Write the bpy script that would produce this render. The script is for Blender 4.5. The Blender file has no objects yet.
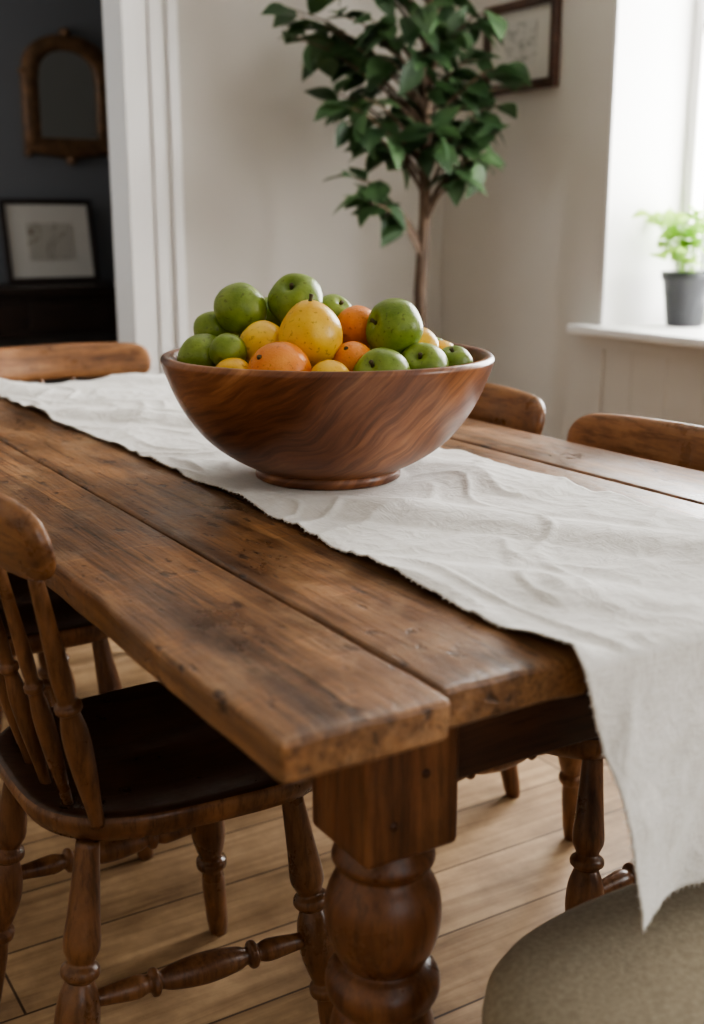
import bpy, math, random
from mathutils import Vector, Matrix, noise
random.seed(7)
rnd=random.random
C=bpy.context.scene.collection
ZT=0.76   # table top height

# ------------------------------------------------------------------ helpers
def empty(name,loc=(0,0,0),rz=0):
    o=bpy.data.objects.new(name,None); C.objects.link(o); o.location=loc; o.rotation_euler=(0,0,rz); o.empty_display_size=.05
    return o
def obj(name,verts,faces,mat=None,parent=None,smooth=True,bevel=0,sub=0,solid=0):
    me=bpy.data.meshes.new(name); me.from_pydata([tuple(v) for v in verts],[],faces); me.update()
    import bmesh
    bm=bmesh.new(); bm.from_mesh(me); bmesh.ops.recalc_face_normals(bm,faces=bm.faces); bm.to_mesh(me); bm.free()
    o=bpy.data.objects.new(name,me); C.objects.link(o)
    if mat:
        for m in (mat if isinstance(mat,(list,tuple)) else [mat]): me.materials.append(m)
    if smooth:
        for p in me.polygons: p.use_smooth=True
    if parent: o.parent=parent
    if bevel:
        b=o.modifiers.new('bev','BEVEL'); b.width=bevel; b.segments=3; b.limit_method='ANGLE'; b.angle_limit=.7
        w=o.modifiers.new('wn','WEIGHTED_NORMAL')
    if sub:
        s=o.modifiers.new('sub','SUBSURF'); s.levels=sub; s.render_levels=sub
    if solid:
        s=o.modifiers.new('sol','SOLIDIFY'); s.thickness=solid; s.offset=0
    return o
def boxdata(bs):
    V=[];F=[]
    for (x0,x1,y0,y1,z0,z1) in bs:
        n=len(V)
        V+=[(x0,y0,z0),(x1,y0,z0),(x1,y1,z0),(x0,y1,z0),(x0,y0,z1),(x1,y0,z1),(x1,y1,z1),(x0,y1,z1)]
        F+=[tuple(n+i for i in f) for f in [(0,3,2,1),(4,5,6,7),(0,1,5,4),(1,2,6,5),(2,3,7,6),(3,0,4,7)]]
    return V,F
def boxes(name,bs,mat,parent=None,bevel=0):
    V,F=boxdata(bs); return obj(name,V,F,mat,parent,smooth=bool(bevel),bevel=bevel)
def resample(p,k=4):
    out=[];n=len(p)
    for i in range(n-1):
        p0=p[max(i-1,0)];p1=p[i];p2=p[i+1];p3=p[min(i+2,n-1)]
        for j in range(k):
            t=j/k
            out.append(tuple(.5*((2*p1[c])+(-p0[c]+p2[c])*t+(2*p0[c]-5*p1[c]+4*p2[c]-p3[c])*t*t+(-p0[c]+3*p1[c]-3*p2[c]+p3[c])*t**3) for c in range(2)))
    out.append(p[-1]); return out
def lathe_data(A,B,prof,seg=22,k=4):
    A=Vector(A);B=Vector(B);ax=(B-A);L=ax.length;ax.normalize()
    t=Vector((0,0,1)) if abs(ax.z)<.9 else Vector((1,0,0))
    u=ax.cross(t).normalized();w=ax.cross(u)
    P=resample(prof,k) if k>1 else prof
    V=[];F=[]
    for (tt,r) in P:
        c=A+ax*(tt*L)
        for i in range(seg):
            a=2*math.pi*i/seg; V.append(c+u*math.cos(a)*max(r,.0003)+w*math.sin(a)*max(r,.0003))
    for j in range(len(P)-1):
        for i in range(seg):
            i2=(i+1)%seg; F.append((j*seg+i,j*seg+i2,(j+1)*seg+i2,(j+1)*seg+i))
    F.append(tuple(range(seg-1,-1,-1)));F.append(tuple((len(P)-1)*seg+i for i in range(seg)))
    return V,F
def lathe(name,A,B,prof,mat,parent=None,seg=22,k=4):
    V,F=lathe_data(A,B,prof,seg,k); return obj(name,V,F,mat,parent)
def merge(parts):
    V=[];F=[]
    for v,f in parts:
        n=len(V);V+=list(v);F+=[tuple(n+i for i in q) for q in f]
    return V,F

# ------------------------------------------------------------------ materials
def newmat(name):
    m=bpy.data.materials.new(name); m.use_nodes=True; nt=m.node_tree; b=nt.nodes['Principled BSDF']; return m,nt,b
def N(nt,t,**kw):
    n=nt.nodes.new(t)
    for k,v in kw.items():
        if k in n.inputs: n.inputs[k].default_value=v
        else: setattr(n,k,v)
    return n
def ramp(nt,stops):
    r=nt.nodes.new('ShaderNodeValToRGB'); e=r.color_ramp.elements
    while len(e)<len(stops): e.new(.5)
    for i,(p,c) in enumerate(stops): e[i].position=p; e[i].color=(*c,1) if len(c)==3 else c
    return r
def mapping(nt,scale,rot=(0,0,0),rand=False):
    tc=nt.nodes.new('ShaderNodeTexCoord'); mp=nt.nodes.new('ShaderNodeMapping'); mp.inputs['Scale'].default_value=scale; mp.inputs['Rotation'].default_value=rot
    nt.links.new(tc.outputs['Object'],mp.inputs['Vector'])
    if rand:
        oi=nt.nodes.new('ShaderNodeObjectInfo'); m=nt.nodes.new('ShaderNodeMath'); m.operation='MULTIPLY'; m.inputs[1].default_value=37.
        nt.links.new(oi.outputs['Random'],m.inputs[0]); nt.links.new(m.outputs[0],mp.inputs['Location'])
    return mp
def mul(nt,a,b_,fac):
    mx=nt.nodes.new('ShaderNodeMixRGB'); mx.blend_type='MULTIPLY'; mx.inputs[0].default_value=fac
    nt.links.new(a,mx.inputs[1]); nt.links.new(b_,mx.inputs[2]); return mx.outputs[0]
def plain(name,col,rough=.6,bump=0,bscale=80,var=0.0,vscale=3,metal=0,coat=0):
    m,nt,b=newmat(name); b.inputs['Base Color'].default_value=(*col,1); b.inputs['Roughness'].default_value=rough; b.inputs['Metallic'].default_value=metal
    b.inputs['Coat Weight'].default_value=coat
    mp=mapping(nt,(1,1,1))
    if var:
        n=N(nt,'ShaderNodeTexNoise',Scale=vscale,Detail=5.); nt.links.new(mp.outputs[0],n.inputs['Vector'])
        r=ramp(nt,[(.3,tuple(c*(1-var) for c in col)),(.7,tuple(min(1,c*(1+var)) for c in col))])
        nt.links.new(n.outputs[0],r.inputs[0]); nt.links.new(r.outputs[0],b.inputs['Base Color'])
    if bump:
        n=N(nt,'ShaderNodeTexNoise',Scale=bscale,Detail=4.); nt.links.new(mp.outputs[0],n.inputs['Vector'])
        bp=N(nt,'ShaderNodeBump',Strength=bump,Distance=.002); nt.links.new(n.outputs[0],bp.inputs['Height']); nt.links.new(bp.outputs[0],b.inputs['Normal'])
    return m
def wood(name,dark,mid,light,stretch=(14,1.2,14),rough=.38,cracks=True,patina=.5,rot=(0,0,0),bump=.25,coat=.12,worn=0):
    m,nt,b=newmat(name); L=nt.links.new
    mp=mapping(nt,stretch,rot,True)
    n1=N(nt,'ShaderNodeTexNoise',Scale=1.6,Detail=8.,Roughness=.62,Distortion=.6); L(mp.outputs[0],n1.inputs['Vector'])
    r1=ramp(nt,[(.28,dark),(.5,mid),(.74,light)]); L(n1.outputs[0],r1.inputs[0])
    mp2=mapping(nt,tuple(s*6 for s in stretch),rot,True)
    n2=N(nt,'ShaderNodeTexNoise',Scale=1.5,Detail=4.,Roughness=.65); L(mp2.outputs[0],n2.inputs['Vector'])
    r2=ramp(nt,[(.36,(.34,.28,.23)),(.52,(1,1,1))]); L(n2.outputs[0],r2.inputs[0])
    out=mul(nt,r1.outputs[0],r2.outputs[0],.6)
    mp3=mapping(nt,(1,.6,1) if worn else (1,1,1),(0,0,0),True)
    n3=N(nt,'ShaderNodeTexNoise',Scale=7.,Detail=9.,Roughness=.72); L(mp3.outputs[0],n3.inputs['Vector'])
    r3=ramp(nt,[(.34,(.36,.31,.28)),(.5,(.88,.86,.84)),(.66,(1.35,1.29,1.22))]); L(n3.outputs[0],r3.inputs[0])
    out=mul(nt,out,r3.outputs[0],patina)
    if worn:
        mp5=mapping(nt,(1,.45,1),(0,0,0),True)
        n5=N(nt,'ShaderNodeTexNoise',Scale=55.,Detail=3.,Roughness=.6); L(mp5.outputs[0],n5.inputs['Vector'])
        r5=ramp(nt,[(.32,(.2,.14,.10)),(.38,(1,1,1))]); L(n5.outputs[0],r5.inputs[0])
        out=mul(nt,out,r5.outputs[0],.85)
        mp4=mapping(nt,(22,.9,22),(0,0,.02),True)
        n4=N(nt,'ShaderNodeTexNoise',Scale=1.,Detail=3.,Roughness=.55,Distortion=.3); L(mp4.outputs[0],n4.inputs['Vector'])
        r4=ramp(nt,[(.0,(1,1,1)),(.36,(1,1,1)),(.372,(.08,.05,.04)),(.384,(1,1,1))]); L(n4.outputs[0],r4.inputs[0])
        out=mul(nt,out,r4.outputs[0],.85)
        for rz_ in (.5,-.35,1.2):
            mp6=mapping(nt,(4,75,4),(0,0,rz_),True)
            n6=N(nt,'ShaderNodeTexNoise',Scale=2.,Detail=2.,Distortion=.15); L(mp6.outputs[0],n6.inputs['Vector'])
            r6=ramp(nt,[(.66,(1,1,1)),(.70,(1.9,1.8,1.7))]); L(n6.outputs[0],r6.inputs[0])
            out=mul(nt,out,r6.outputs[0],.4)
        mp7=mapping(nt,(1,.5,1),(0,0,0),True)
        n7=N(nt,'ShaderNodeTexNoise',Scale=11.,Detail=10.,Roughness=.78); L(mp7.outputs[0],n7.inputs['Vector'])
        r7=ramp(nt,[(.5,(0,0,0)),(.66,(1,1,1))]); L(n7.outputs[0],r7.inputs[0])
        fm=nt.nodes.new('ShaderNodeMath'); fm.operation='MULTIPLY'; fm.inputs[1].default_value=.45; L(r7.outputs[0],fm.inputs[0])
        mw=nt.nodes.new('ShaderNodeMixRGB'); L(fm.outputs[0],mw.inputs[0]); L(out,mw.inputs[1]); mw.inputs[2].default_value=(.46,.30,.17,1); out=mw.outputs[0]
    L(out,b.inputs['Base Color'])
    rr=ramp(nt,[(.35,(rough-.12,)*3),(.65,(rough+.18,)*3)]); L(n3.outputs[0],rr.inputs[0]); L(rr.outputs[0],b.inputs['Roughness'])
    b.inputs['Coat Weight'].default_value=coat; b.inputs['Coat Roughness'].default_value=.25
    ad=nt.nodes.new('ShaderNodeMath'); ad.operation='ADD'; L(n1.outputs[0],ad.inputs[0]); L(n2.outputs[0],ad.inputs[1])
    bp=N(nt,'ShaderNodeBump',Strength=bump,Distance=.003); L(ad.outputs[0],bp.inputs['Height'])
    last=bp
    if worn:
        bp2=N(nt,'ShaderNodeBump',Strength=.5,Distance=.006); L(n3.outputs[0],bp2.inputs['Height']); L(bp.outputs[0],bp2.inputs['Normal'])
        bp3=N(nt,'ShaderNodeBump',Strength=.4,Distance=.002); L(r5.outputs[0],bp3.inputs['Height']); L(bp2.outputs[0],bp3.inputs['Normal']); last=bp3
    L(last.outputs[0],b.inputs['Normal'])
    return m

M_top=wood('table_top_wood',(.085,.040,.018),(.255,.126,.052),(.40,.22,.10),(26,1.2,26),rough=.38,patina=.88,bump=.35,worn=1,coat=.12)
M_leg=wood('table_leg_wood',(.08,.029,.011),(.19,.074,.027),(.28,.125,.048),(14,14,1.3),rough=.36,patina=.6)
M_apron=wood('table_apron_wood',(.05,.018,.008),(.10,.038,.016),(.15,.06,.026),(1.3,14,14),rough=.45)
M_chair=wood('chair_wood',(.085,.034,.014),(.19,.084,.033),(.30,.145,.06),(12,12,1.5),rough=.34,patina=.6,bump=.12)
M_seat=wood('chair_seat_wood',(.028,.012,.006),(.055,.023,.011),(.09,.04,.018),(10,1.4,10),rough=.36,patina=.6,bump=.12)  # chair wood darkened: shade on the seat tops is put into the colour
M_crest=wood('chair_crest_wood',(.16,.068,.026),(.30,.14,.056),(.42,.215,.092),(1.3,10,12),rough=.32,patina=.6,bump=.1)
def bowl_wood():
    m,nt,b=newmat('bowl_wood'); L=nt.links.new
    mp=mapping(nt,(1,1,1),(.30,.70,.5))
    nd=N(nt,'ShaderNodeTexNoise',Scale=3.2,Detail=3.); L(mp.outputs[0],nd.inputs['Vector'])
    mx=nt.nodes.new('ShaderNodeMixRGB'); mx.inputs[0].default_value=.15; L(mp.outputs[0],mx.inputs[1]); L(nd.outputs['Color'],mx.inputs[2])
    st=nt.nodes.new('ShaderNodeMapping'); st.inputs['Scale'].default_value=(3,3,26); L(mx.outputs[0],st.inputs['Vector'])
    n1=N(nt,'ShaderNodeTexNoise',Scale=1.2,Detail=8.,Roughness=.72); L(st.outputs[0],n1.inputs['Vector'])
    r1=ramp(nt,[(.32,(.10,.034,.015)),(.44,(.175,.065,.026)),(.56,(.25,.10,.040)),(.7,(.38,.18,.078))]); L(n1.outputs[0],r1.inputs[0])
    st2=nt.nodes.new('ShaderNodeMapping'); st2.inputs['Scale'].default_value=(12,12,150); L(mx.outputs[0],st2.inputs['Vector'])
    n2=N(nt,'ShaderNodeTexNoise',Scale=1.,Detail=3.); L(st2.outputs[0],n2.inputs['Vector'])
    r2=ramp(nt,[(.36,(.42,.33,.28)),(.54,(1,1,1))]); L(n2.outputs[0],r2.inputs[0])
    st3=nt.nodes.new('ShaderNodeMapping'); st3.inputs['Scale'].default_value=(1,1,5.); L(mx.outputs[0],st3.inputs['Vector'])
    n3=N(nt,'ShaderNodeTexNoise',Scale=1.6,Detail=2.); L(st3.outputs[0],n3.inputs['Vector'])
    r3=ramp(nt,[(.42,(.62,.54,.50)),(.58,(1.35,1.35,1.3))]); L(n3.outputs[0],r3.inputs[0])
    o=mul(nt,mul(nt,r1.outputs[0],r2.outputs[0],.6),r3.outputs[0],.85); L(o,b.inputs['Base Color'])
    b.inputs['Roughness'].default_value=.38; b.inputs['Coat Weight'].default_value=.2; b.inputs['Coat Roughness'].default_value=.22
    bp=N(nt,'ShaderNodeBump',Strength=.15,Distance=.002); L(n2.outputs[0],bp.inputs['Height']); L(bp.outputs[0],b.inputs['Normal'])
    return m
M_bowl=bowl_wood()
M_dark=wood('dark_wood',(.012,.007,.005),(.03,.016,.01),(.05,.026,.016),(1.2,12,12),rough=.4)
M_frame=wood('frame_wood',(.03,.012,.007),(.07,.027,.013),(.11,.045,.02),(10,2,10),rough=.4)
M_bark=wood('bark',(.06,.038,.025),(.13,.085,.055),(.2,.14,.09),(10,10,3),rough=.8,coat=0,bump=.6)
M_wall=plain('wall_paint',(.58,.55,.50),.85,bump=.12,bscale=60,var=.035,vscale=2)
M_white=plain('white_trim_paint',(.76,.75,.73),.5,bump=.05,bscale=40,var=.02)
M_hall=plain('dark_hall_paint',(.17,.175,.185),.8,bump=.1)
M_ceil=plain('ceiling_paint',(.75,.74,.72),.9)
def linen():
    m,nt,b=newmat('linen'); L=nt.links.new
    b.inputs['Roughness'].default_value=.9; b.inputs['Sheen Weight'].default_value=.2
    mp=mapping(nt,(1,1,1))
    n=N(nt,'ShaderNodeTexNoise',Scale=14.,Detail=6.,Roughness=.6); L(mp.outputs[0],n.inputs['Vector'])
    r=ramp(nt,[(.3,(.78,.76,.71)),(.7,(.89,.87,.83))]); L(n.outputs[0],r.inputs[0])
    mpx=mapping(nt,(700,40,120)); nx=N(nt,'ShaderNodeTexNoise',Scale=1.,Detail=2.); L(mpx.outputs[0],nx.inputs['Vector'])
    mpy=mapping(nt,(40,700,700)); ny=N(nt,'ShaderNodeTexNoise',Scale=1.,Detail=2.); L(mpy.outputs[0],ny.inputs['Vector'])
    ad=nt.nodes.new('ShaderNodeMath'); ad.operation='ADD'; L(nx.outputs[0],ad.inputs[0]); L(ny.outputs[0],ad.inputs[1])
    rw=ramp(nt,[(.35,(.84,.83,.80)),(.65,(1.05,1.05,1.05))]); 
    hf=nt.nodes.new('ShaderNodeMath'); hf.operation='MULTIPLY'; hf.inputs[1].default_value=.5; L(ad.outputs[0],hf.inputs[0]); L(hf.outputs[0],rw.inputs[0])
    L(mul(nt,r.outputs[0],rw.outputs[0],.8),b.inputs['Base Color'])
    bp=N(nt,'ShaderNodeBump',Strength=.45,Distance=.0015); L(ad.outputs[0],bp.inputs['Height'])
    n5=N(nt,'ShaderNodeTexNoise',Scale=26.,Detail=4.,Roughness=.55,Distortion=1.); L(mp.outputs[0],n5.inputs['Vector'])
    bp2=N(nt,'ShaderNodeBump',Strength=.35,Distance=.010); L(n5.outputs[0],bp2.inputs['Height']); L(bp.outputs[0],bp2.inputs['Normal'])
    L(bp2.outputs[0],b.inputs['Normal'])
    return m
M_linen=linen()
M_cush=plain('stool_fabric',(.37,.315,.225),.95,bump=.5,bscale=420,var=.16,vscale=180)
def floor_mat():
    m,nt,b=newmat('floor_boards'); L=nt.links.new
    mp=mapping(nt,(1,1,1))
    br=N(nt,'ShaderNodeTexBrick'); br.offset=.37; br.inputs['Scale'].default_value=1.; br.inputs['Brick Width'].default_value=1.9; br.inputs['Row Height'].default_value=.16
    br.inputs['Mortar Size'].default_value=.0024; br.inputs['Mortar Smooth'].default_value=.3; br.inputs['Bias'].default_value=0
    br.inputs['Color1'].default_value=(.40,.265,.145,1); br.inputs['Color2'].default_value=(.49,.335,.195,1); br.inputs['Mortar'].default_value=(.10,.058,.032,1)
    L(mp.outputs[0],br.inputs['Vector'])
    mp2=mapping(nt,(2,26,2)); n=N(nt,'ShaderNodeTexNoise',Scale=1.4,Detail=7.,Roughness=.6,Distortion=.5); L(mp2.outputs[0],n.inputs['Vector'])
    r=ramp(nt,[(.3,(.55,.49,.44)),(.6,(1.08,1.08,1.08))]); L(n.outputs[0],r.inputs[0])
    n3=N(nt,'ShaderNodeTexNoise',Scale=5.,Detail=8.,Roughness=.7); L(mp.outputs[0],n3.inputs['Vector'])
    r3=ramp(nt,[(.35,(.52,.47,.43)),(.6,(1.1,1.1,1.08))]); L(n3.outputs[0],r3.inputs[0])
    L(mul(nt,mul(nt,br.outputs[0],r.outputs[0],.85),r3.outputs[0],.75),b.inputs['Base Color']); b.inputs['Roughness'].default_value=.5
    bp=N(nt,'ShaderNodeBump',Strength=.2,Distance=.003); L(n.outputs[0],bp.inputs['Height']); L(bp.outputs[0],b.inputs['Normal'])
    return m
M_floor=floor_mat()
def fruitmat(name,c1,c2,rough=.33,bs=60,bst=.2):
    m,nt,b=newmat(name); L=nt.links.new
    mp=mapping(nt,(1,1,1),(0,0,0),True)
    n=N(nt,'ShaderNodeTexNoise',Scale=22.,Detail=5.,Roughness=.6); L(mp.outputs[0],n.inputs['Vector'])
    r=ramp(nt,[(.32,c1),(.68,c2)]); L(n.outputs[0],r.inputs[0])
    n2=N(nt,'ShaderNodeTexNoise',Scale=160.,Detail=2.); L(mp.outputs[0],n2.inputs['Vector'])
    r2=ramp(nt,[(.62,(1,1,1)),(.69,(.5,.4,.28))]); L(n2.outputs[0],r2.inputs[0])
    L(mul(nt,r.outputs[0],r2.outputs[0],.6),b.inputs['Base Color']); b.inputs['Roughness'].default_value=rough
    b.inputs['Specular IOR Level'].default_value=.45
    v=N(nt,'ShaderNodeTexNoise',Scale=float(bs*6),Detail=1.); L(mp.outputs[0],v.inputs['Vector'])
    bp=N(nt,'ShaderNodeBump',Strength=bst,Distance=.0015); L(v.outputs[0],bp.inputs['Height']); L(bp.outputs[0],b.inputs['Normal'])
    return m
M_green=fruitmat('green_fruit_skin',(.12,.19,.018),(.28,.37,.065))
M_yellow=fruitmat('yellow_fruit_skin',(.72,.38,.02),(.87,.57,.07))
M_orange=fruitmat('orange_fruit_skin',(.72,.20,.025),(.87,.35,.075),bst=.4)
M_stem=plain('stem',(.08,.06,.02),.8)
def leafmat(name,c1,c2):
    m,nt,b=newmat(name); L=nt.links.new
    mp=mapping(nt,(1,1,1)); n=N(nt,'ShaderNodeTexNoise',Scale=9.,Detail=3.); L(mp.outputs[0],n.inputs['Vector'])
    r=ramp(nt,[(.3,c1),(.7,c2)]); L(n.outputs[0],r.inputs[0]); L(r.outputs[0],b.inputs['Base Color'])
    b.inputs['Roughness'].default_value=.5
    tr=nt.nodes.new('ShaderNodeBsdfTranslucent'); L(r.outputs[0],tr.inputs['Color'])
    mx=nt.nodes.new('ShaderNodeMixShader'); mx.inputs[0].default_value=.25
    out=nt.nodes['Material Output']; L(b.outputs[0],mx.inputs[1]); L(tr.outputs[0],mx.inputs[2]); L(mx.outputs[0],out.inputs['Surface'])
    return m
M_leaf=leafmat('ficus_leaf',(.020,.050,.018),(.066,.125,.045))
M_leaf2=leafmat('herb_leaf',(.24,.45,.04),(.45,.68,.12))
M_pot=plain('dark_pot_glaze',(.035,.037,.042),.5,bump=.1)
M_soil=plain('soil',(.03,.02,.013),.95,bump=1,bscale=120)
M_basket=plain('planter_clay',(.25,.2,.16),.8,bump=.3,bscale=40,var=.1)
def glass():
    m,nt,b=newmat('window_glass'); L=nt.links.new
    t=nt.nodes.new('ShaderNodeBsdfTransparent'); g=nt.nodes.new('ShaderNodeBsdfGlossy'); g.inputs['Roughness'].default_value=.02
    mx=nt.nodes.new('ShaderNodeMixShader'); mx.inputs[0].default_value=.06; L(t.outputs[0],mx.inputs[1]); L(g.outputs[0],mx.inputs[2])
    L(mx.outputs[0],nt.nodes['Material Output'].inputs['Surface']); return m
M_glass=glass()
M_mirror=plain('mirror_glass',(.6,.6,.57),.12,metal=1)
M_gilt=plain('aged_gilt',(.16,.085,.04),.42,bump=1,bscale=90,var=.4,vscale=25,metal=.2)
def art(name,paper,ink,sc):
    m,nt,b=newmat(name); L=nt.links.new; b.inputs['Roughness'].default_value=.7
    mp=mapping(nt,(1,1,1)); n=N(nt,'ShaderNodeTexNoise',Scale=sc,Detail=5.,Distortion=1.5); L(mp.outputs[0],n.inputs['Vector'])
    r=ramp(nt,[(.0,paper),(.46,paper),(.5,ink),(.54,paper)]); L(n.outputs[0],r.inputs[0]); L(r.outputs[0],b.inputs['Base Color']); return m
M_art1=art('pencil_sketch_paper',(.55,.53,.48),(.25,.23,.2),9.)
M_art2=art('botanical_print_paper',(.45,.42,.36),(.25,.2,.15),7.)
M_mat=plain('picture_mount',(.60,.57,.51),.8)

# ------------------------------------------------------------------ room
X0,X1,Y0,Y1,ZC=-2.4,2.35,-2.7,3.06,2.65
HX0,HX1,HY1=-1.2,2.3,4.6
boxes('floor',[(X0-.2,X1+.5,Y0-.2,HY1+.2,-.1,0)],M_floor)
boxes('ceiling',[(X0-.2,X1+.5,Y0-.2,HY1+.2,ZC,ZC+.1)],M_ceil)
boxes('wall_left',[(X0-.15,X0,Y0-.15,Y1+.14,0,ZC)],M_wall)
DS0,DS1,DZ=.1,1.085,2.15
boxes('wall_back',[(X0,DS0,Y1,Y1+.14,0,ZC),(DS1,X1,Y1,Y1+.14,0,ZC),(DS0,DS1,Y1,Y1+.14,DZ,ZC)],M_wall)
WR=[(.80,2.165,.8,2.35),(-2.1,-.6,.8,2.35)]
rb=[(X1,X1+.42,Y0-.15,-2.1,0,ZC),(X1,X1+.42,-.6,.80,0,ZC),(X1,X1+.42,2.165,Y1+.14,0,ZC)]
for a,b_,z0,z1 in WR: rb+=[(X1,X1+.42,a,b_,0,z0-.03),(X1,X1+.42,a,b_,z1,ZC)]
boxes('wall_right',rb,M_wall)
FW=(-.7,1.1,.75,2.35)
boxes('wall_front',[(X0,FW[0],Y0-.15,Y0,0,ZC),(FW[1],X1,Y0-.15,Y0,0,ZC),(FW[0],FW[1],Y0-.15,Y0,0,FW[2]),(FW[0],FW[1],Y0-.15,Y0,FW[3],ZC)],M_wall)
boxes('wall_hall_back',[(HX0,HX1,HY1,HY1+.12,0,ZC)],M_hall)
boxes('wall_hall_left',[(HX0-.12,HX0,Y1+.14,3.5,0,ZC),(HX0-.12,HX0,4.3,HY1+.12,0,ZC),(HX0-.12,HX0,3.5,4.3,0,.9),(HX0-.12,HX0,3.5,4.3,2.1,ZC)],M_hall)
boxes('wall_hall_right',[(HX1,HX1+.12,Y1+.14,HY1+.12,0,ZC)],M_hall)
c=[]
c+=[(DS1-.012,DS1+.075,Y1-.022,Y1,0,DZ+.10),(DS1+.075,DS1+.105,Y1-.034,Y1,0,DZ+.13),(DS1+.105,DS1+.135,Y1-.026,Y1,0,DZ+.16),(DS1+.135,DS1+.17,Y1-.045,Y1,0,DZ+.2)]
c+=[(DS0-.105,DS0+.012,Y1-.022,Y1,0,DZ+.10),(DS0-.135,DS0-.105,Y1-.034,Y1,0,DZ+.13),(DS0-.2,DS0-.135,Y1-.045,Y1,0,DZ+.2)]
c+=[(DS0-.2,DS1+.17,Y1-.022,Y1,DZ-.012,DZ+.10),(DS0-.2,DS1+.17,Y1-.04,Y1,DZ+.10,DZ+.2)]
c+=[(DS1-.012,DS1,Y1-.01,Y1+.15,0,DZ),(DS0,DS0+.012,Y1-.01,Y1+.15,0,DZ),(DS0,DS1,Y1-.01,Y1+.15,DZ-.012,DZ)]
boxes('trim_1',c,M_white,bevel=.004)
boxes('baseboard_back',[(DS1+.2,X1-.02,Y1-.02,Y1,0,.14),(X0,DS0-.2,Y1-.02,Y1,0,.14)],M_white,bevel=.005)
boxes('baseboard_right',[(X1-.02,X1,Y0,Y1-.02,0,.14)],M_white,bevel=.005)
boxes('baseboard_left',[(X0,X0+.02,Y0,Y1-.02,0,.14)],M_white,bevel=.005)
boxes('baseboard_hall',[(HX0,HX1,HY1-.02,HY1,0,.12)],M_hall)
for wi,(a,b_,z0,z1) in enumerate(WR):
    p=empty('window_%d'%(wi+1))
    xg=X1+.36
    t=.055
    fr=[(xg-.03,xg+.03,a,a+t,z0,z1),(xg-.03,xg+.03,b_-t,b_,z0,z1),(xg-.03,xg+.03,a,b_,z0,z0+t),(xg-.03,xg+.03,a,b_,z1-t,z1)]
    m_=(a+b_)/2
    fr+=[(xg-.025,xg+.025,m_-.025,m_+.025,z0,z1),(xg-.02,xg+.02,a,b_,1.72,1.76)]
    boxes('frame',fr,M_white,p,bevel=.004)
    boxes('pane',[(xg-.003,xg+.003,a+t,b_-t,z0+t,z1-t)],M_glass,p)
    boxes('reveal_lining',[(X1,xg-.03,a-.001,a+.012,z0,z1),(X1,xg-.03,b_-.012,b_+.001,z0,z1),(X1,xg-.03,a,b_,z1-.012,z1)],M_white,p)
    boxes('sill',[(X1-.07,xg-.02,a-.085,b_+.085,z0-.028,z0)],M_white,p,bevel=.006)
    pn=[(X1-.010,X1,a,b_,z0-.075,z0-.03),(X1-.010,X1,a,b_,.14,.22),(X1-.010,X1,a,a+.04,.22,z0-.075),(X1-.010,X1,b_-.03,b_,.22,z0-.075)]
    np_=9
    for k_ in range(1,np_):
        yy=a+(b_-a)*k_/np_; pn.append((X1-.004,X1,yy-.008,yy+.008,.22,z0-.075))
    boxes('panelling',pn,M_wall,p,bevel=.0015)
p=empty('window_3'); a,b_,z0,z1=FW; t=.055  # unseen window behind the camera, added as fill
boxes('frame',[(a,a+t,Y0-.1,Y0-.04,z0,z1),(b_-t,b_,Y0-.1,Y0-.04,z0,z1),(a,b_,Y0-.1,Y0-.04,z0,z0+t),(a,b_,Y0-.1,Y0-.04,z1-t,z1),(.175,.225,Y0-.1,Y0-.04,z0,z1)],M_white,p,bevel=.004)
boxes('pane',[(a+t,b_-t,Y0-.073,Y0-.067,z0+t,z1-t)],M_glass,p)
boxes('sill',[(a-.08,b_+.08,Y0-.05,Y0+.05,z0-.03,z0)],M_white,p,bevel=.005)
p=empty('window_4')  # unseen hall window, added so fill light can enter
boxes('frame',[(HX0-.09,HX0-.03,3.5,3.55,.9,2.1),(HX0-.09,HX0-.03,4.25,4.3,.9,2.1),(HX0-.09,HX0-.03,3.5,4.3,.9,.95),(HX0-.09,HX0-.03,3.5,4.3,2.05,2.1)],M_white,p,bevel=.004)
boxes('pane',[(HX0-.063,HX0-.057,3.55,4.25,.95,2.05)],M_glass,p)

p=empty('framed_sketch')
ya,yb,za,zb=2.41,2.80,1.565,1.86; w=.032; xx=X1
boxes('frame',[(xx-.028,xx-.001,ya,ya+w,za,zb),(xx-.028,xx-.001,yb-w,yb,za,zb),(xx-.028,xx-.001,ya+w,yb-w,za,za+w),(xx-.028,xx-.001,ya+w,yb-w,zb-w,zb)],M_frame,p,bevel=.006)
boxes('mount',[(xx-.012,xx-.002,ya+w-.002,yb-w+.002,za+w-.002,zb-w+.002)],M_mat,p)
boxes('sketch',[(xx-.014,xx-.012,ya+.11,yb-.11,za+.08,zb-.07)],M_art1,p)

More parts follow.
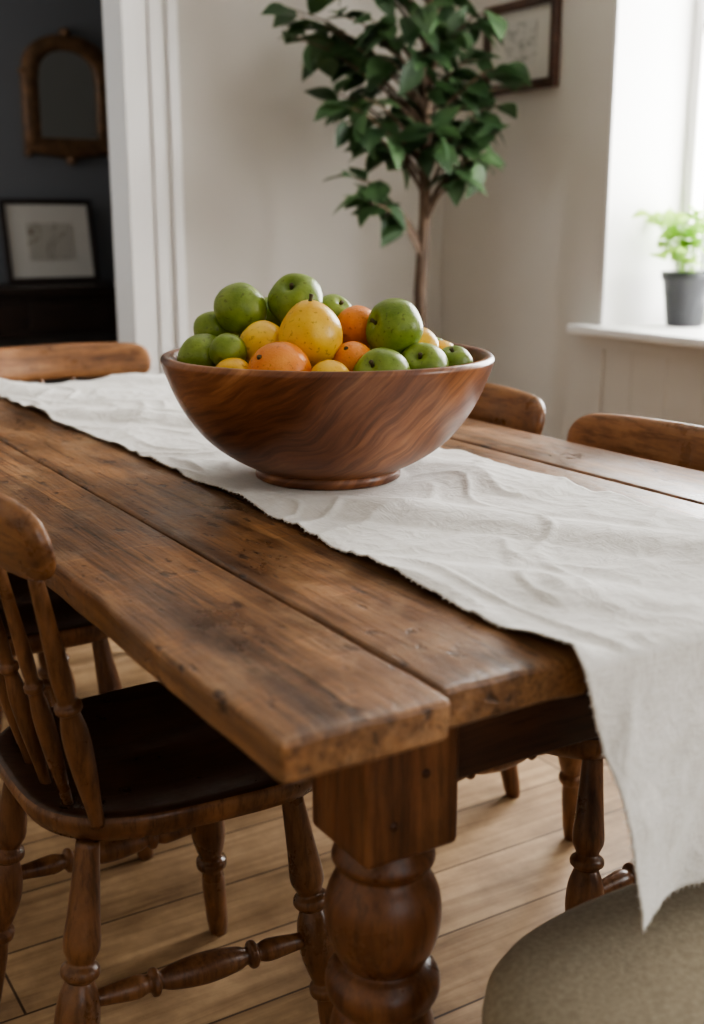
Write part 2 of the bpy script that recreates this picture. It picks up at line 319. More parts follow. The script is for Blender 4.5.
p=empty('console_table')
boxes('top',[(.35,1.72,HY1-.42,HY1-.02,.83,.865)],M_dark,p,bevel=.005)
boxes('case',[(.4,1.67,HY1-.39,HY1-.03,.66,.83)],M_dark,p,bevel=.004)
for i,(x,y) in enumerate([(.4,HY1-.39),(1.62,HY1-.39),(.4,HY1-.08),(1.62,HY1-.08)]):
    boxes('leg_%d'%(i+1),[(x,x+.05,y,y+.05,0,.66)],M_dark,p,bevel=.004)
boxes('shelf',[(.42,1.65,HY1-.37,HY1-.05,.2,.225)],M_dark,p)
boxes('drawer_front',[(.45,1.02,HY1-.397,HY1-.388,.69,.80),(1.06,1.62,HY1-.397,HY1-.388,.69,.80)],M_dark,p,bevel=.003)
p=empty('framed_print',(1.255,HY1-.14,.8705)); p.rotation_euler=(-.2,0,0)
W_,H_=.205,.365
boxes('frame',[(-W_,-W_+.022,0,.02,0,H_),(W_-.022,W_,0,.02,0,H_),(-W_+.022,W_-.022,0,.02,0,.022),(-W_+.022,W_-.022,0,.02,H_-.022,H_)],M_dark,p,bevel=.003)
boxes('mount',[(-W_+.02,W_-.02,.008,.016,.02,H_-.02)],M_mat,p)
boxes('print',[(-.10,.10,.005,.008,.10,.26)],M_art2,p)
p=empty('arched_wall_mirror',(1.40,HY1-.004,1.665))
def arch(wd,hb,ht,n=28):
    pts=[(-wd,-hb),(-wd*.5,-hb-.015*(wd>.15)),(0,-hb-.03*(wd>.15)),(wd*.5,-hb-.015*(wd>.15)),(wd,-hb)]
    pts+=[(wd,-hb*.4),(wd*1.0,ht*.35)]
    for i in range(n+1):
        a=math.pi*i/n; pts.append((wd*math.cos(a)*(.97),ht*.42+(ht*.58)*math.sin(a)**.9 if math.sin(a)>1e-6 else ht*.42))
    pts+=[(-wd,ht*.35),(-wd,-hb*.4)]
    return pts
o1=arch(.205,.235,.26);o2=arch(.135,.175,.195);n=len(o1)
V=[];F=[]
for (ring,y) in [(o1,0),(o1,-.018),([(a*.85+c_*.15,b*.85+d*.15) for (a,b),(c_,d) in zip(o1,o2)],-.04),([(a*.3+c_*.7,b*.3+d*.7) for (a,b),(c_,d) in zip(o1,o2)],-.022),(o2,-.03),(o2,-.004)]:
    V+=[(q[0],y,q[1]) for q in ring]
for j in range(5):
    for i in range(n): F.append((j*n+i,j*n+(i+1)%n,(j+1)*n+(i+1)%n,(j+1)*n+i))
obj('frame',V,F,M_gilt,p)
obj('glass',[(q[0],-.008,q[1]) for q in o2],[tuple(range(n))],M_mirror,p,smooth=False)
for i,(x,z,r) in enumerate([(0,.265,.024),(-.19,-.24,.02),(.19,-.24,.02),(0,-.265,.025),(.2,.1,.014),(-.2,.1,.014)]):
    V,F=lathe_data((x,-.001,z),(x,-.045,z),[(0,r),(.5,r*.9),(.85,r*.5),(1,.002)],12)
    obj('ornament_%d'%(i+1),V,F,M_gilt,p)

# ------------------------------------------------------------------ table
T=empty('dining_table')
LT=1.95
edges=[0,.161,.325,.50,.675,.84,1.0]
ends=[-.014,0.002,.002,-.003,.001,-.004]
for i in range(6):
    a,b_=edges[i]+.0016,edges[i+1]-.0016
    nx,ny=8,130
    z0=ZT-.038; y0=ends[i]; y1=LT+ends[(i+3)%6]*.7
    V=[];F=[]
    def P(u,v,z,a=a,b_=b_,y0=y0,y1=y1,i=i):
        x=a+(b_-a)*u; y=y0+(y1-y0)*v
        if (i==0 and u==0) or (i==5 and u==1):
            x+=.003*noise.noise(Vector((y*4,1.3,z*20)))+.0024*noise.noise(Vector((y*17,1.3,z*30)))
        elif u in(0,1): x+=.0009*noise.noise(Vector((y*12,a*7+u,0)))
        if v==0: y+=.003*noise.noise(Vector((x*25,7.3,z*25)))+.0025*noise.noise(Vector((x*70,7.3,z*60)))
        zz=z
        if z>z0+.01:
            zz+=.0012*noise.noise(Vector((x*14,y*4,i*3.1)))+(i%3-1)*.0006
            if (i==0 and u==0) or v==0: zz-=.002+.0024*noise.noise(Vector((x*30,y*12,5)))
        return (x,y,zz)
    top=[[None]*(ny+1) for _ in range(nx+1)];bot=[[None]*(ny+1) for _ in range(nx+1)]
    for ix in range(nx+1):
        for iy in range(ny+1):
            top[ix][iy]=len(V);V.append(P(ix/nx,iy/ny,ZT))
            bot[ix][iy]=len(V);V.append(P(ix/nx,iy/ny,z0))
    for ix in range(nx):
        for iy in range(ny):
            F.append((top[ix][iy],top[ix+1][iy],top[ix+1][iy+1],top[ix][iy+1]))
            F.append((bot[ix][iy],bot[ix][iy+1],bot[ix+1][iy+1],bot[ix+1][iy]))
    for iy in range(ny):
        F.append((top[0][iy],top[0][iy+1],bot[0][iy+1],bot[0][iy])); F.append((top[nx][iy],bot[nx][iy],bot[nx][iy+1],top[nx][iy+1]))
    for ix in range(nx):
        F.append((top[ix][0],bot[ix][0],bot[ix+1][0],top[ix+1][0])); F.append((top[ix][ny],top[ix+1][ny],bot[ix+1][ny],bot[ix][ny]))
    obj('top_board_%d'%(i+1),V,F,M_top,T,bevel=.005)
LX=.150;LY=.10;LW=.106
legprof_z=[(.550,.040),(.540,.045),(.530,.0505),(.522,.051),(.514,.043),(.507,.045),(.498,.051),(.480,.0575),(.455,.0585),(.432,.054),(.415,.046),(.409,.042),(.403,.050),(.392,.0575),(.378,.0585),(.366,.053),(.358,.045),(.350,.049),(.32,.055),(.26,.053),(.2,.046),(.15,.038),(.128,.034),(.12,.044),(.108,.047),(.096,.044),(.088,.034),(.06,.036),(.03,.034),(0,.028)]
k=0
for sx in (LX,1-LX-LW):
    for sy in (LY,LT-LY-LW):
        k+=1
        boxes('leg_block_%d'%k,[(sx,sx+LW,sy,sy+LW,.545,ZT-.0385)],M_leg,T,bevel=.007)
        cx,cy=sx+LW/2,sy+LW/2
        lathe('leg_%d'%k,(cx,cy,.55),(cx,cy,0),[((.55-z)/.55,r*1.0) for z,r in legprof_z],M_leg,T,seg=40,k=4)
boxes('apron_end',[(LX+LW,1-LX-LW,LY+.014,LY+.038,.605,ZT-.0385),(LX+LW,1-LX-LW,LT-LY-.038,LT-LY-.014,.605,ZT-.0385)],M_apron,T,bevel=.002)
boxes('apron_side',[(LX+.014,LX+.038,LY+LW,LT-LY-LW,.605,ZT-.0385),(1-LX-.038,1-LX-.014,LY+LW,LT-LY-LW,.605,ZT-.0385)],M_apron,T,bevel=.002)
for i,(x,z) in enumerate([(LX+.065,.63),(LX+.03,.585)]):
    lathe('peg_%d'%(i+1),(x,LY+.002,z),(x,LY-.0015,z),[(0,.005),(1,.0045)],M_apron,T,seg=12,k=1)

# ------------------------------------------------------------------ runner
BX,BY,BZ=.487,.745,ZT+.0055
def runner():
    nu,nv=150,640
    top=LT+.012+.016
    drop1=.22; drop0=.241
    total=drop1+top+drop0
    V=[];F=[]
    nz=noise.noise
    for j in range(nv+1):
        a=total*j/nv
        for i in range(nu+1):
            u=i/nu
            if a<drop1:
                y=LT+.014;z=ZT+.004-(drop1-a);d=(drop1-a);side=1
            elif a<drop1+top:
                y=LT+.014-(a-drop1);z=ZT+.004;d=0;side=0
            else:
                y=-.020;d=a-drop1-top;z=ZT+.004-d;side=-1
            wl=.008*nz(Vector((y*3.1,z*4,2.2)))+.0045*nz(Vector((y*14,z*9,5.2)))+.0015*nz(Vector((y*60,z*60,5.2)))
            wr=.008*nz(Vector((y*3.1,z*4,9.2)))+.0045*nz(Vector((y*14,z*9,11.2)))+.0015*nz(Vector((y*60,z*60,7.2)))
            xl=.285+wl; xr=.752+wr
            if side==0: xl+=.022*min(1,max(0,y/.7))-.02*max(0,(y-.9)/1.05)
            if side==-1:
                f=d/drop0
                xl+=.048*f**.9
            x=xl+(xr-xl)*u
            if side==0:
                r=math.hypot(x-BX,y-BY); m=min(1,max(0,(r-.12)/.10))
                fold=max(0,nz(Vector((x*6+y*3.5,y*2.2,4.))))**1.2*.032
                r1=max(0,1-abs(nz(Vector((x*8+2*nz(Vector((x*5,y*5,0))),y*6,8.))))*4.0)**1.5*.0038
                r2=max(0,1-abs(nz(Vector((x*20,y*16+nz(Vector((x*9,y*9,1))),18.))))*4)**1.3*.0010
                cr=abs(nz(Vector((x*50,y*46,8.))))*.0007
                edge=min(u,1-u)
                ed=math.exp(-edge/.035)*max(0,nz(Vector((y*11,(u>.5)*5,3.))))*.010
                z+=m*(fold+r1+r2+cr+ed)
                t_=min(1,(y+.020)/.03); z-=(1-t_)**2*.005 if y<.012 else 0
                t2=min(1,(LT+.014-y)/.03); z-=(1-t2)**2*.005 if t2<1 else 0
            else:
                f=d/(drop0 if side==-1 else drop1)
                ph=x*28+2.2*math.sin(z*6)
                amp=.016*min(1,f*1.6)
                w_=math.sin(ph)*.6+nz(Vector((x*10-z*6,z*5,6.)))*1.2
                cr=(max(0,1-abs(nz(Vector((x*10-z*6,z*8,3.))))*4)**1.5*.005+abs(nz(Vector((x*34,z*34,3.))))*.0012)*min(1,f*4)
                off=.006+amp*(1+w_)+cr
                if side==-1: y-=off+.006*f
                else: y+=off
                z+=.006*nz(Vector((x*12,0,0)))*f+.0015*nz(Vector((x*90,0,4)))*f
                if side==-1 and u<.12: y-=.010*(1-u/.12)*f
            V.append((x,y,z))
    for j in range(nv):
        for i in range(nu):
            a=j*(nu+1)+i; F.append((a,a+1,a+nu+2,a+nu+1))
    rr=random.Random(3)
    base=nv*(nu+1)
    for i in range(0,nu,2):
        p0=Vector(V[base+i]); ln=rr.uniform(.002,.006)
        p1=p0+Vector((rr.uniform(-.002,.002),rr.uniform(-.001,.001),-ln)); n0=len(V)
        V+=[tuple(p0+Vector((-.0004,0,.001))),tuple(p0+Vector((.0004,0,.001))),tuple(p1)]; F.append((n0,n0+1,n0+2))
    for j in range(10,nv-4,3):
        for e_,sg in ((0,-1),(nu,1)):
            p0=Vector(V[j*(nu+1)+e_]); ln=rr.uniform(.001,.0035)
            tang=Vector(V[(j+1)*(nu+1)+e_])-p0; tang.normalize()
            p1=p0+Vector((sg*ln,0,-.0008))+tang*rr.uniform(-.002,.002); n0=len(V)
            V+=[tuple(p0-tang*.0005),tuple(p0+tang*.0005),tuple(p1)]; F.append((n0,n0+1,n0+2))
    return obj('linen_table_runner',V,F,M_linen,None,solid=.0020)
runner()

# ------------------------------------------------------------------ bowl
B=empty('wooden_fruit_bowl',(BX,BY,BZ))
ZS=.955
outer=[(r,z*ZS) for r,z in [(.0,.0),(.102,.0),(.107,.003),(.107,.012),(.104,.016),(.122,.024),(.152,.042),(.180,.066),(.203,.096),(.219,.125),(.231,.155),(.2385,.178),(.2395,.185),(.2365,.190)]]
inner=[(r,z*ZS) for r,z in [(.228,.190),(.2245,.186),(.220,.165),(.207,.128),(.187,.095),(.157,.062),(.117,.036),(.06,.024),(.0,.022)]]
pr=outer[:5]+resample(outer[4:],3)[1:]+resample(inner,3)
seg=96;V=[];F=[]
for r,z in pr:
    for i in range(seg):
        a=2*math.pi*i/seg; V.append((r*math.cos(a),r*math.sin(a),z+.0012*math.sin(2*a)*(z>.15)))
for j in range(len(pr)-1):
    for i in range(seg): F.append((j*seg+i,j*seg+(i+1)%seg,(j+1)*seg+(i+1)%seg,(j+1)*seg+i))
ob=obj('bowl_body',V,F,M_bowl,B)

# ------------------------------------------------------------------ fruit
R2=Vector((.8535,-.521,0));F2=Vector((.521,.8535,0))
FP=empty('fruit_pile')
raw=[('g',205,352,.036,-.04),('g',240,309,.039,.02),('y',266,339,.033,-.06),('G',297,296,.040,.01),('p',313,335,.044,-.075),
('o',358,323,.033,.0),('g',393,324,.042,-.045),('o',281,368,.045,-.13),('y',237,368,.028,-.11),('y',332,375,.029,-.155),('g',379,368,.040,-.12),
('o',352,354,.029,-.085),('G',422,360,.036,-.075),('g',452,358,.028,-.04),('g',333,310,.031,.05),('g',268,312,.031,.06),('g',220,328,.030,.04),
('y',418,342,.029,.01),('g',236,348,.026,-.08),('y',440,351,.024,.04),('g',365,338,.03,.08),('o',300,335,.035,.12),('g',340,345,.035,.14),('y',385,345,.033,.12),('g',245,340,.033,.12),('g',430,350,.03,.09),('o',212,350,.03,.06)]
items=[]
for kd,px,py,r,d in raw:
    u=(px-328)*.00147*(1+d/1.7)
    h=(.183-(352-py)*.00147)*(1+d/1.7)
    items.append([kd,Vector((u,d,1.13-h-.008)),r,True])
for i in range(8):
    a=i/8*2*math.pi; items.append([random.choice('gyo'),Vector((.10*math.cos(a),.10*math.sin(a),BZ+.082)),.030,False])
for i in range(3):
    a=i/3*2*math.pi+.4; items.append([random.choice('gyo'),Vector((.035*math.cos(a),.035*math.sin(a),BZ+.065)),.032,False])
for i in range(2):
    a=i/2*2*math.pi+.4; items.append([random.choice('gyo'),Vector((.04*math.cos(a),.04*math.sin(a),BZ+.13)),.030,False])
prof_in=resample(inner,4)
home=[it_[1].copy() for it_ in items]
for it in range(200):
    for i in range(len(items)):
        for j in range(i+1,len(items)):
            a,b_=items[i],items[j]; dv=b_[1]-a[1]; L_=dv.length; mn=(a[2]+b_[2])*.93
            if L_<mn and L_>1e-6:
                push=dv.normalized()*(mn-L_)
                wa=.05 if a[3] else .95; wb=.05 if b_[3] else .95
                a[1]-=push*wa/(wa+wb)*.6; b_[1]+=push*wb/(wa+wb)*.6
    for q,a in enumerate(items):
        if a[3]: a[1]+=(home[q]-a[1])*.06
    for a in items:
        re=a[2]*(1.2 if a[0]=='y' else 1.06)+.001
        for _ in range(3):
            rr=math.hypot(a[1].x,a[1].y)
            ux,uy=(a[1].x/rr,a[1].y/rr) if rr>1e-6 else (1,0)
            worst=None
            for (pr_,pz_) in prof_in:
                dr=rr-pr_; dz=a[1].z-(BZ+pz_); dd=math.hypot(dr,dz)
                if dd<re and (worst is None or dd<worst[0]): worst=(dd,dr,dz)
            zz=a[1].z-BZ
            if zz<.18:
                lim=max([p_[0] for p_ in prof_in if p_[1]<=max(zz,.022)+1e-6] or [0])
                if rr>lim:
                    a[1].x=ux*(lim-re); a[1].y=uy*(lim-re); continue
            if worst is None: break
            dd,dr,dz=worst; k_=(re-dd)/max(dd,1e-5)
            if dr>0: dr=-abs(dr)
            if dz<0: dz=abs(dz)
            a[1].x+=ux*dr*k_; a[1].y+=uy*dr*k_; a[1].z+=dz*k_
def fruit(kd,pos,r,idx):
    V=[];F=[];n,m=32,22
    for j in range(m+1):
        th=math.pi*j/m
        for i in range(n):
            ph=2*math.pi*i/n
            rr=r
            if kd in 'gG':
                rr=r*(1-.30*math.exp(-(th/.30)**2)*(1.3 if kd=='G' else .7)-.16*math.exp(-((math.pi-th)/.3)**2)); zsc=.93
                rr*=1+.03*math.sin(5*ph)*math.sin(th)*(th/math.pi)
            elif kd=='y': rr=r*(1+.10*math.exp(-(th/.28)**2)+.05*math.exp(-((math.pi-th)/.25)**2)); zsc=1.05
            elif kd=='p': rr=r*(1+.14*math.exp(-(th/.7)**2)-.05*math.exp(-((math.pi-th)/.5)**2)); zsc=1.0
            else: rr=r*(1-.05*math.exp(-(th/.2)**2)); zsc=.95
            x,y,z=rr*math.sin(th)*math.cos(ph),rr*math.sin(th)*math.sin(ph),rr*math.cos(th)*zsc
            nz=1+.05*noise.noise(Vector((x/r,y/r,z/r))*1.2+Vector((idx*3.1,0,0)))
            V.append((x*nz,y*nz,z*nz))
    for j in range(m):
        for i in range(n): F.append((j*n+i,j*n+(i+1)%n,(j+1)*n+(i+1)%n,(j+1)*n+i))
    nm={'g':'green_apple','G':'green_apple','y':'lemon','p':'yellow_pear','o':'orange'}[kd]
    mt={'g':M_green,'G':M_green,'y':M_yellow,'p':M_yellow,'o':M_orange}[kd]
    me=[mt,M_stem]
    if kd in 'gGp':
        zt=r*(.70 if kd=='g' else .55) if kd!='p' else r*1.1
        v2,f2=lathe_data((0,0,zt),(r*.06,0,zt+r*.24),[(0,.0035),(.4,.0022),(1,.0032)],8,1)
    else: v2,f2=lathe_data((0,0,r*.9),(0,0,r*.965 if kd=='o' else r*1.17),[(0,.004),(1,.0028)],8,1)
    nf=len(F);nv=len(V);V+=v2;F+=[tuple(nv+i for i in q) for q in f2]
    o=obj('%s_%d'%(nm,idx),V,F,me,FP)
    for pi,pl in enumerate(o.data.polygons):
        if pi>=nf: pl.material_index=1
    w=Vector((BX,BY,0))+R2*pos.x+F2*pos.y; w.z=pos.z
    o.location=w
    if kd=='G': o.rotation_euler=(.7,-.35,-.5)
    elif kd=='p': o.rotation_euler=(.15,-.1,0)
    elif kd=='y': o.rotation_euler=(1.2+rnd()*.5,rnd(),rnd()*6)
    else: o.rotation_euler=(rnd()*2.2-1.1,rnd()*2.2-1.1,rnd()*6)
for idx,(kd,pos,r,_) in enumerate(items): fruit(kd,pos,r,idx+1)

# ------------------------------------------------------------------ chairs
LEGP=[(0,.014),(.08,.016),(.2,.0195),(.29,.0225),(.325,.018),(.34,.0165),(.355,.023),(.375,.0235),(.39,.017),(.40,.0185),(.45,.025),(.53,.027),(.61,.021),(.64,.017),(.655,.0235),(.68,.0235),(.695,.017),(.77,.0185),(.93,.017),(1,.0135)]
STRP=[(0,.009),(.1,.011),(.22,.0145),(.27,.011),(.285,.017),(.305,.017),(.32,.011),(.36,.015),(.44,.0185),(.5,.0195),(.56,.0185),(.64,.015),(.68,.011),(.695,.017),(.715,.017),(.73,.011),(.78,.0145),(.9,.011),(1,.009)]
SPP=[(0,.009),(.1,.011),(.25,.0155),(.38,.0165),(.47,.012),(.485,.016),(.505,.016),(.52,.011),(.6,.0125),(.8,.0105),(1,.0085)]
def chair(loc,rz,H=.82,hw=.21,cwx=.012,lean=0,ch=.043,SZ=.455):
    p=empty('dining_chair',(loc[0],loc[1],0),rz)
    n=56;V=[];F=[]
    def outline(k_,z):
        pts=[]
        for i in range(n):
            a=2*math.pi*i/n; c_,s_=math.cos(a),math.sin(a)
            e=.62
            x=math.copysign(abs(c_)**e,c_)*hw; y=math.copysign(abs(s_)**e,s_)*.205
            x*= .93+.07*(y/.205)
            pts.append((x*k_,y*k_,z))
        return pts
    def dish(x,y):
        return -.014*math.exp(-((abs(x)-.085)**2/.006))*math.exp(-((y+.03)**2/.018))
    lv=[(0,-.036),(.55,-.036),(.88,-.034),(.955,-.026),(.99,-.012),(1,0.0),(.985,.006),(.95,.008),(.85,.006),(.7,.003),(.5,.0),(.3,-.001),(.1,0),(0,0)]
    for k_,z in lv:
        for q in outline(max(k_,.001),SZ+z):
            zz=q[2]+(dish(q[0],q[1]) if z>-.005 and k_<.95 else 0)
            V.append((q[0],q[1],zz))
    for j in range(len(lv)-1):
        for i in range(n): F.append((j*n+i,j*n+(i+1)%n,(j+1)*n+(i+1)%n,(j+1)*n+i))
    so=obj('seat',V,F,[M_seat,M_chair],p)
    for pi,pl in enumerate(so.data.polygons):
        if pi<6*n: pl.material_index=1  # underside and rim in lighter chair wood, painting in a lit edge
    legs={}
    e_=hw-.21
    for i,(sx,sy) in enumerate([(-1,1),(1,1),(-1,-1),(1,-1)]):
        A=Vector((sx*(e_+(.150 if sy>0 else .14)),sy*(.115 if sy>0 else .150),SZ-.03)); Bv=Vector((sx*(e_+(.20 if sy>0 else .185)),sy*(.165 if sy>0 else .215),0))
        legs[(sx,sy)]=(A,Bv); lathe('leg_%d'%(i+1),A,Bv,LEGP,M_chair,p)
    def on(kk,t): A,Bv=legs[kk]; return A.lerp(Bv,t)
    lathe('side_stretcher_1',on((1,1),.49),on((1,-1),.46),STRP,M_chair,p)
    lathe('side_stretcher_2',on((-1,1),.49),on((-1,-1),.46),STRP,M_chair,p)
    ct=H; hh=ch; cw=hw+cwx
    def crest(u):
        return Vector((u*cw,-.258+.04*u*u-lean,ct-hh-.006*u*u))
    ns=60;nc=24;V=[];F=[]
    for j in range(ns+1):
        u=-math.cos(math.pi*j/ns); 
        e=max(0,1-abs(u)**14)**.5
        c_=crest(u); h_=hh*max(.02,e)
        th=.014*max(.05,e**.6)
        for i in range(nc):
            a=2*math.pi*i/nc
            dy=math.copysign(abs(math.cos(a))**.7,math.cos(a))*th; dz=math.copysign(abs(math.sin(a))**.75,math.sin(a))*h_
            V.append((c_.x,c_.y+dy-dz*.22,c_.z+dz))
    for j in range(ns):
        for i in range(nc): F.append((j*nc+i,j*nc+(i+1)%nc,(j+1)*nc+(i+1)%nc,(j+1)*nc+i))
    F.append(tuple(range(nc)));F.append(tuple(ns*nc+i for i in range(nc)))
    obj('crest_rail',V,F,M_crest,p)
    for i in range(6):
        u=-1+2*i/5
        A=Vector((u*(hw-.05),-.165+.022*u*u,SZ-.002)); Bv=crest(u*.84); Bv.z-=hh*.75; Bv.y+=.008
        s_=.95 if abs(u)==1 else .72
        lathe('spindle_%d'%(i+1),A,Bv,[(t,r*s_) for t,r in SPP],M_chair,p,seg=16)
    return p
chair((.165,.64),-math.pi/2,.865,cwx=.034,lean=-.012,ch=.046)
chair((.15,1.32),-math.pi/2,.865)
chair((.812,.555),math.pi/2,.812,hw=.235,cwx=.036,SZ=.445)
chair((.825,1.14),math.pi/2,.815)
chair((.52,1.90),math.pi,.835,cwx=.03)

# ------------------------------------------------------------------ stool
S=empty('upholstered_stool',(.450,-.150,0))
n=72;V=[];F=[]
lv=[(0,.38),(.9,.38),(.965,.385),(.995,.40),(1,.42),(.99,.44),(.955,.455),(.88,.465),(.7,.472),(.4,.475),(.0,.476)]
for k_,z in lv:
    for i in range(n):
        a=2*math.pi*i/n;c_,s_=math.cos(a),math.sin(a)
        x=math.copysign(abs(c_)**.6,c_)*.26;y=math.copysign(abs(s_)**.6,s_)*.225
        V.append((x*max(k_,.001),y*max(k_,.001),z+.003*noise.noise(Vector((x*k_*9,y*k_*9,0)))))
for j in range(len(lv)-1):
    for i in range(n): F.append((j*n+i,j*n+(i+1)%n,(j+1)*n+(i+1)%n,(j+1)*n+i))
obj('cushion',V,F,M_cush,S)
V=[];F=[]
lv=[(.0,.335),(.86,.335),(.89,.34),(.89,.382),(.0,.382)]
for k_,z in lv:
    for i in range(n):
        a=2*math.pi*i/n;c_,s_=math.cos(a),math.sin(a)
        V.append((math.copysign(abs(c_)**.6,c_)*.25*max(k_,.001),math.copysign(abs(s_)**.6,s_)*.225*max(k_,.001),z))
for j in range(len(lv)-1):
    for i in range(n): F.append((j*n+i,j*n+(i+1)%n,(j+1)*n+(i+1)%n,(j+1)*n+i))
obj('seat_rail',V,F,M_dark,S)
for i,(sx,sy) in enumerate([(-1,1),(1,1),(-1,-1),(1,-1)]):
    lathe('leg_%d'%(i+1),(sx*.205,sy*.175,.345),(sx*.225,sy*.19,0),[(0,.024),(.1,.026),(.2,.018),(.24,.026),(.3,.027),(.36,.018),(.5,.024),(.7,.02),(.78,.015),(.84,.022),(.9,.015),(1,.014)],M_dark,S)

# ------------------------------------------------------------------ plants
def leaf_data(base,dirv,up,L_,W_,droop=.25,fold=.25):
    d=dirv.normalized(); side=d.cross(up).normalized(); nrm=side.cross(d).normalized()
    V=[];F=[];k_=6
    prof=[0,.62,.95,1,.78,.42,0.02]
    for j in range(k_+1):
        t=j/k_; c_=base+d*(L_*t)-nrm*(droop*L_*t*t)
        w_=W_*.5*prof[j]
        V+=[c_-side*w_+nrm*(w_*fold),c_,c_+side*w_+nrm*(w_*fold)]
    for j in range(k_):
        a=j*3; F+=[(a,a+1,a+4,a+3),(a+1,a+2,a+5,a+4)]
    return V,F
def tube(pts,rs,seg=8):
    V=[];F=[]
    for i,p_ in enumerate(pts):
        d=(pts[min(i+1,len(pts)-1)]-pts[max(i-1,0)]).normalized()
        t=Vector((1,0,0)) if abs(d.x)<.8 else Vector((0,1,0))
        u=d.cross(t).normalized();w=d.cross(u)
        for j in range(seg):
            a=2*math.pi*j/seg; V.append(p_+(u*math.cos(a)+w*math.sin(a))*rs[i])
    for i in range(len(pts)-1):
        for j in range(seg): F.append((i*seg+j,i*seg+(j+1)%seg,(i+1)*seg+(j+1)%seg,(i+1)*seg+j))
    return V,F
PX,PY=1.90,2.54
P_=empty('potted_ficus_tree',(PX,PY,0))
lathe('planter',(0,0,0),(0,0,.34),[(0,.12),(.05,.13),(.5,.16),(.9,.18),(.93,.19),(1,.19),(1.0,.175),(.95,.17)],M_basket,P_,seg=40,k=1)
lathe('soil',(0,0,.29),(0,0,.325),[(0,.165),(1,.172),(1,.0)],M_soil,P_,seg=30,k=1)
tr=[Vector((0,0,.3)),Vector((.01,0,.6)),Vector((-.005,.01,.9)),Vector((.005,0,1.15)),Vector((0,.0,1.35)),Vector((.02,0,1.6)),Vector((0,0,1.9)),Vector((.0,0,2.1))]
wood_parts=[tube(tr,[.026,.022,.021,.0195,.017,.012,.008,.004],10)]
leaf_parts=[]
tips=[(-.43,1.76),(-.40,1.69),(-.30,1.76),(-.28,1.56),(-.24,1.44),(-.22,1.28),(-.18,1.18),(-.13,1.62),(-.12,1.84),(-.10,1.36),(-.08,1.50),(0,1.98),(.05,1.72),(.08,1.46),(.15,1.30),(.08,1.86),(.17,1.62),(.24,1.60),(.18,1.76),(.19,1.44),(.0,1.52),(.04,1.38),(-.2,1.98),(.15,2.0),(-.04,1.75),(-.28,1.9),(-.17,1.74),(.22,1.52),(.12,1.38),(-.02,1.62),(-.2,1.50),(.17,1.34),(-.3,1.64)]
rl=random.Random(5)
def wall_ok(q):
    return (PX+q.x)<X1-.03 and (PY+q.y)<Y1-.03
for (u,z) in tips:
    for rep in range(2):
        dep=rl.uniform(-.22,.2)*(.5 if abs(u)>.3 else 1)
        uu=u+rl.uniform(-.03,.03); zz=z+rl.uniform(-.04,.04)
        tip=R2*uu+F2*dep; tip.z=zz
        if not wall_ok(tip): tip=R2*uu-F2*.15; tip.z=zz
        if not wall_ok(tip): continue
        zb=max(1.0,min(1.95,zz-.10-.45*abs(uu)))
        b0=Vector((0,0,zb)); mid=b0.lerp(tip,.5)+Vector((0,0,.04))
        pts=[b0,b0.lerp(mid,.6)+Vector((0,0,.015)),mid,mid.lerp(tip,.5)+Vector((0,0,.015)),tip]
        wood_parts.append(tube(pts,[.006,.005,.004,.003,.002],6))
        nl=6
        for i in range(nl):
            t=.45+.55*(i/(nl-1)); f=t*(len(pts)-1);i0=min(int(f),len(pts)-2);b_=pts[i0].lerp(pts[i0+1],f-i0)
            ax=(pts[i0+1]-pts[i0]).normalized()
            rv=Vector((rl.uniform(-1,1),rl.uniform(-1,1),rl.uniform(-.9,.35)))
            d=(ax*.5+rv.normalized()).normalized()
            Ll=rl.uniform(.095,.14)
            if not wall_ok(b_+d*Ll*1.1): continue
            leaf_parts.append(leaf_data(b_,d,Vector((rl.uniform(-.7,.7),rl.uniform(-.9,.5),1)),Ll,Ll*rl.uniform(.5,.62),rl.uniform(.1,.4)))
V,F=merge(wood_parts); obj('trunk_and_branches',V,F,M_bark,P_)
V,F=merge(leaf_parts); obj('leaves',V,F,M_leaf,P_)

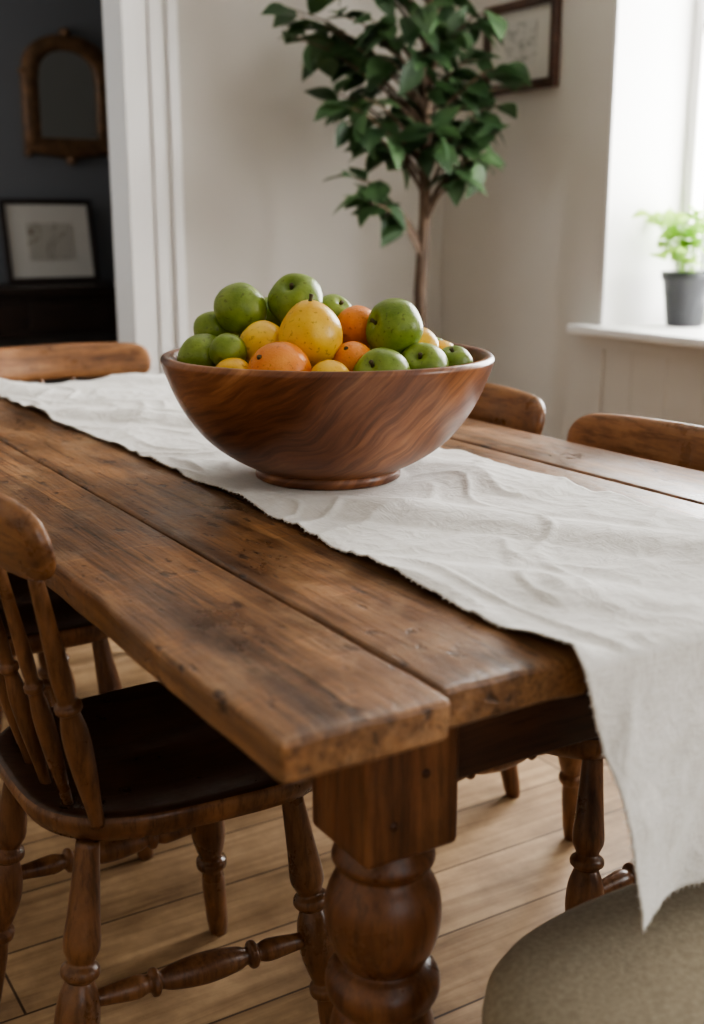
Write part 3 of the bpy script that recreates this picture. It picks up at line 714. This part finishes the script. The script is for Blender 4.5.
Q=empty('potted_herb',(2.565,2.0,.8))
lathe('pot',(0,0,0),(0,0,.175),[(0,.055),(.03,.058),(.5,.068),(.84,.076),(.86,.082),(1,.083),(1,.074),(.9,.068)],M_pot,Q,seg=36,k=1)
lathe('soil',(0,0,.14),(0,0,.16),[(0,.066),(1,.069),(1,0)],M_soil,Q,seg=24,k=1)
sp=[];lp=[]
for i in range(26):
    a=rl.uniform(0,6.28);rr=rl.uniform(.02,.13);h_=rl.uniform(.23,.36)
    tip=Vector((math.cos(a)*rr,math.sin(a)*rr,h_)); b0=Vector((math.cos(a)*.015,math.sin(a)*.015,.15))
    mid=b0.lerp(tip,.5)+Vector((0,0,.03)); sp.append(tube([b0,mid,tip],[.002,.0018,.0015],5))
    for j in range(3):
        aa=rl.uniform(0,6.28); d=Vector((math.cos(aa),math.sin(aa),rl.uniform(-.2,.5)))
        Ll=rl.uniform(.05,.08); lp.append(leaf_data(tip-Vector((0,0,.012*j)),d,Vector((rl.uniform(-.6,.3),rl.uniform(-.9,.2),1)),Ll,Ll*.95,.3))
V,F=merge(sp);obj('stems',V,F,M_leaf2,Q)
V,F=merge(lp);obj('leaves',V,F,M_leaf2,Q)

# ------------------------------------------------------------------ light
def area(name,loc,rot,sx,sy,power,col=(1,1,1)):
    l=bpy.data.lights.new(name,'AREA'); l.shape='RECTANGLE'; l.size=sx;l.size_y=sy;l.energy=power;l.color=col
    o=bpy.data.objects.new(name,l);C.objects.link(o);o.location=loc;o.rotation_euler=rot;return o
area('window_light_1',(X1+.55,1.48,1.65),(0,math.radians(90),0),1.6,1.5,190,(1,.99,.975))
area('window_light_2',(X1+.55,-1.35,1.65),(0,math.radians(90),0),1.6,1.5,76,(1,.99,.975))
area('window_light_3',(.2,Y0-.3,1.6),(math.radians(-90),0,0),1.8,1.6,19,(1,.97,.93))  # added fill light from behind the camera
area('window_light_4',(HX0-.3,3.9,1.5),(0,math.radians(-90),0),1.1,.8,24,(.92,.96,1))  # added fill light that brightens the hall so the mirror shows
w=bpy.data.worlds.new('World');bpy.context.scene.world=w;w.use_nodes=True
bg=w.node_tree.nodes['Background'];bg.inputs[0].default_value=(.95,.97,1,1);bg.inputs[1].default_value=2.0

# ------------------------------------------------------------------ camera
cd=bpy.data.cameras.new('camera');cam=bpy.data.objects.new('camera',cd);C.objects.link(cam)
cam.location=(-.3635,-.7154,1.13);cam.rotation_euler=(math.radians(90-13.98),0,math.radians(-31.4))
cd.sensor_fit='VERTICAL';cd.sensor_height=36;cd.sensor_width=36;cd.lens=1165/1024*36
cd.dof.use_dof=True;cd.dof.focus_distance=1.50;cd.dof.aperture_fstop=3.4
cd.clip_start=.02
bpy.context.scene.camera=cam
try: bpy.context.scene.view_settings.look='AgX - Medium High Contrast'
except Exception as e: print(e)
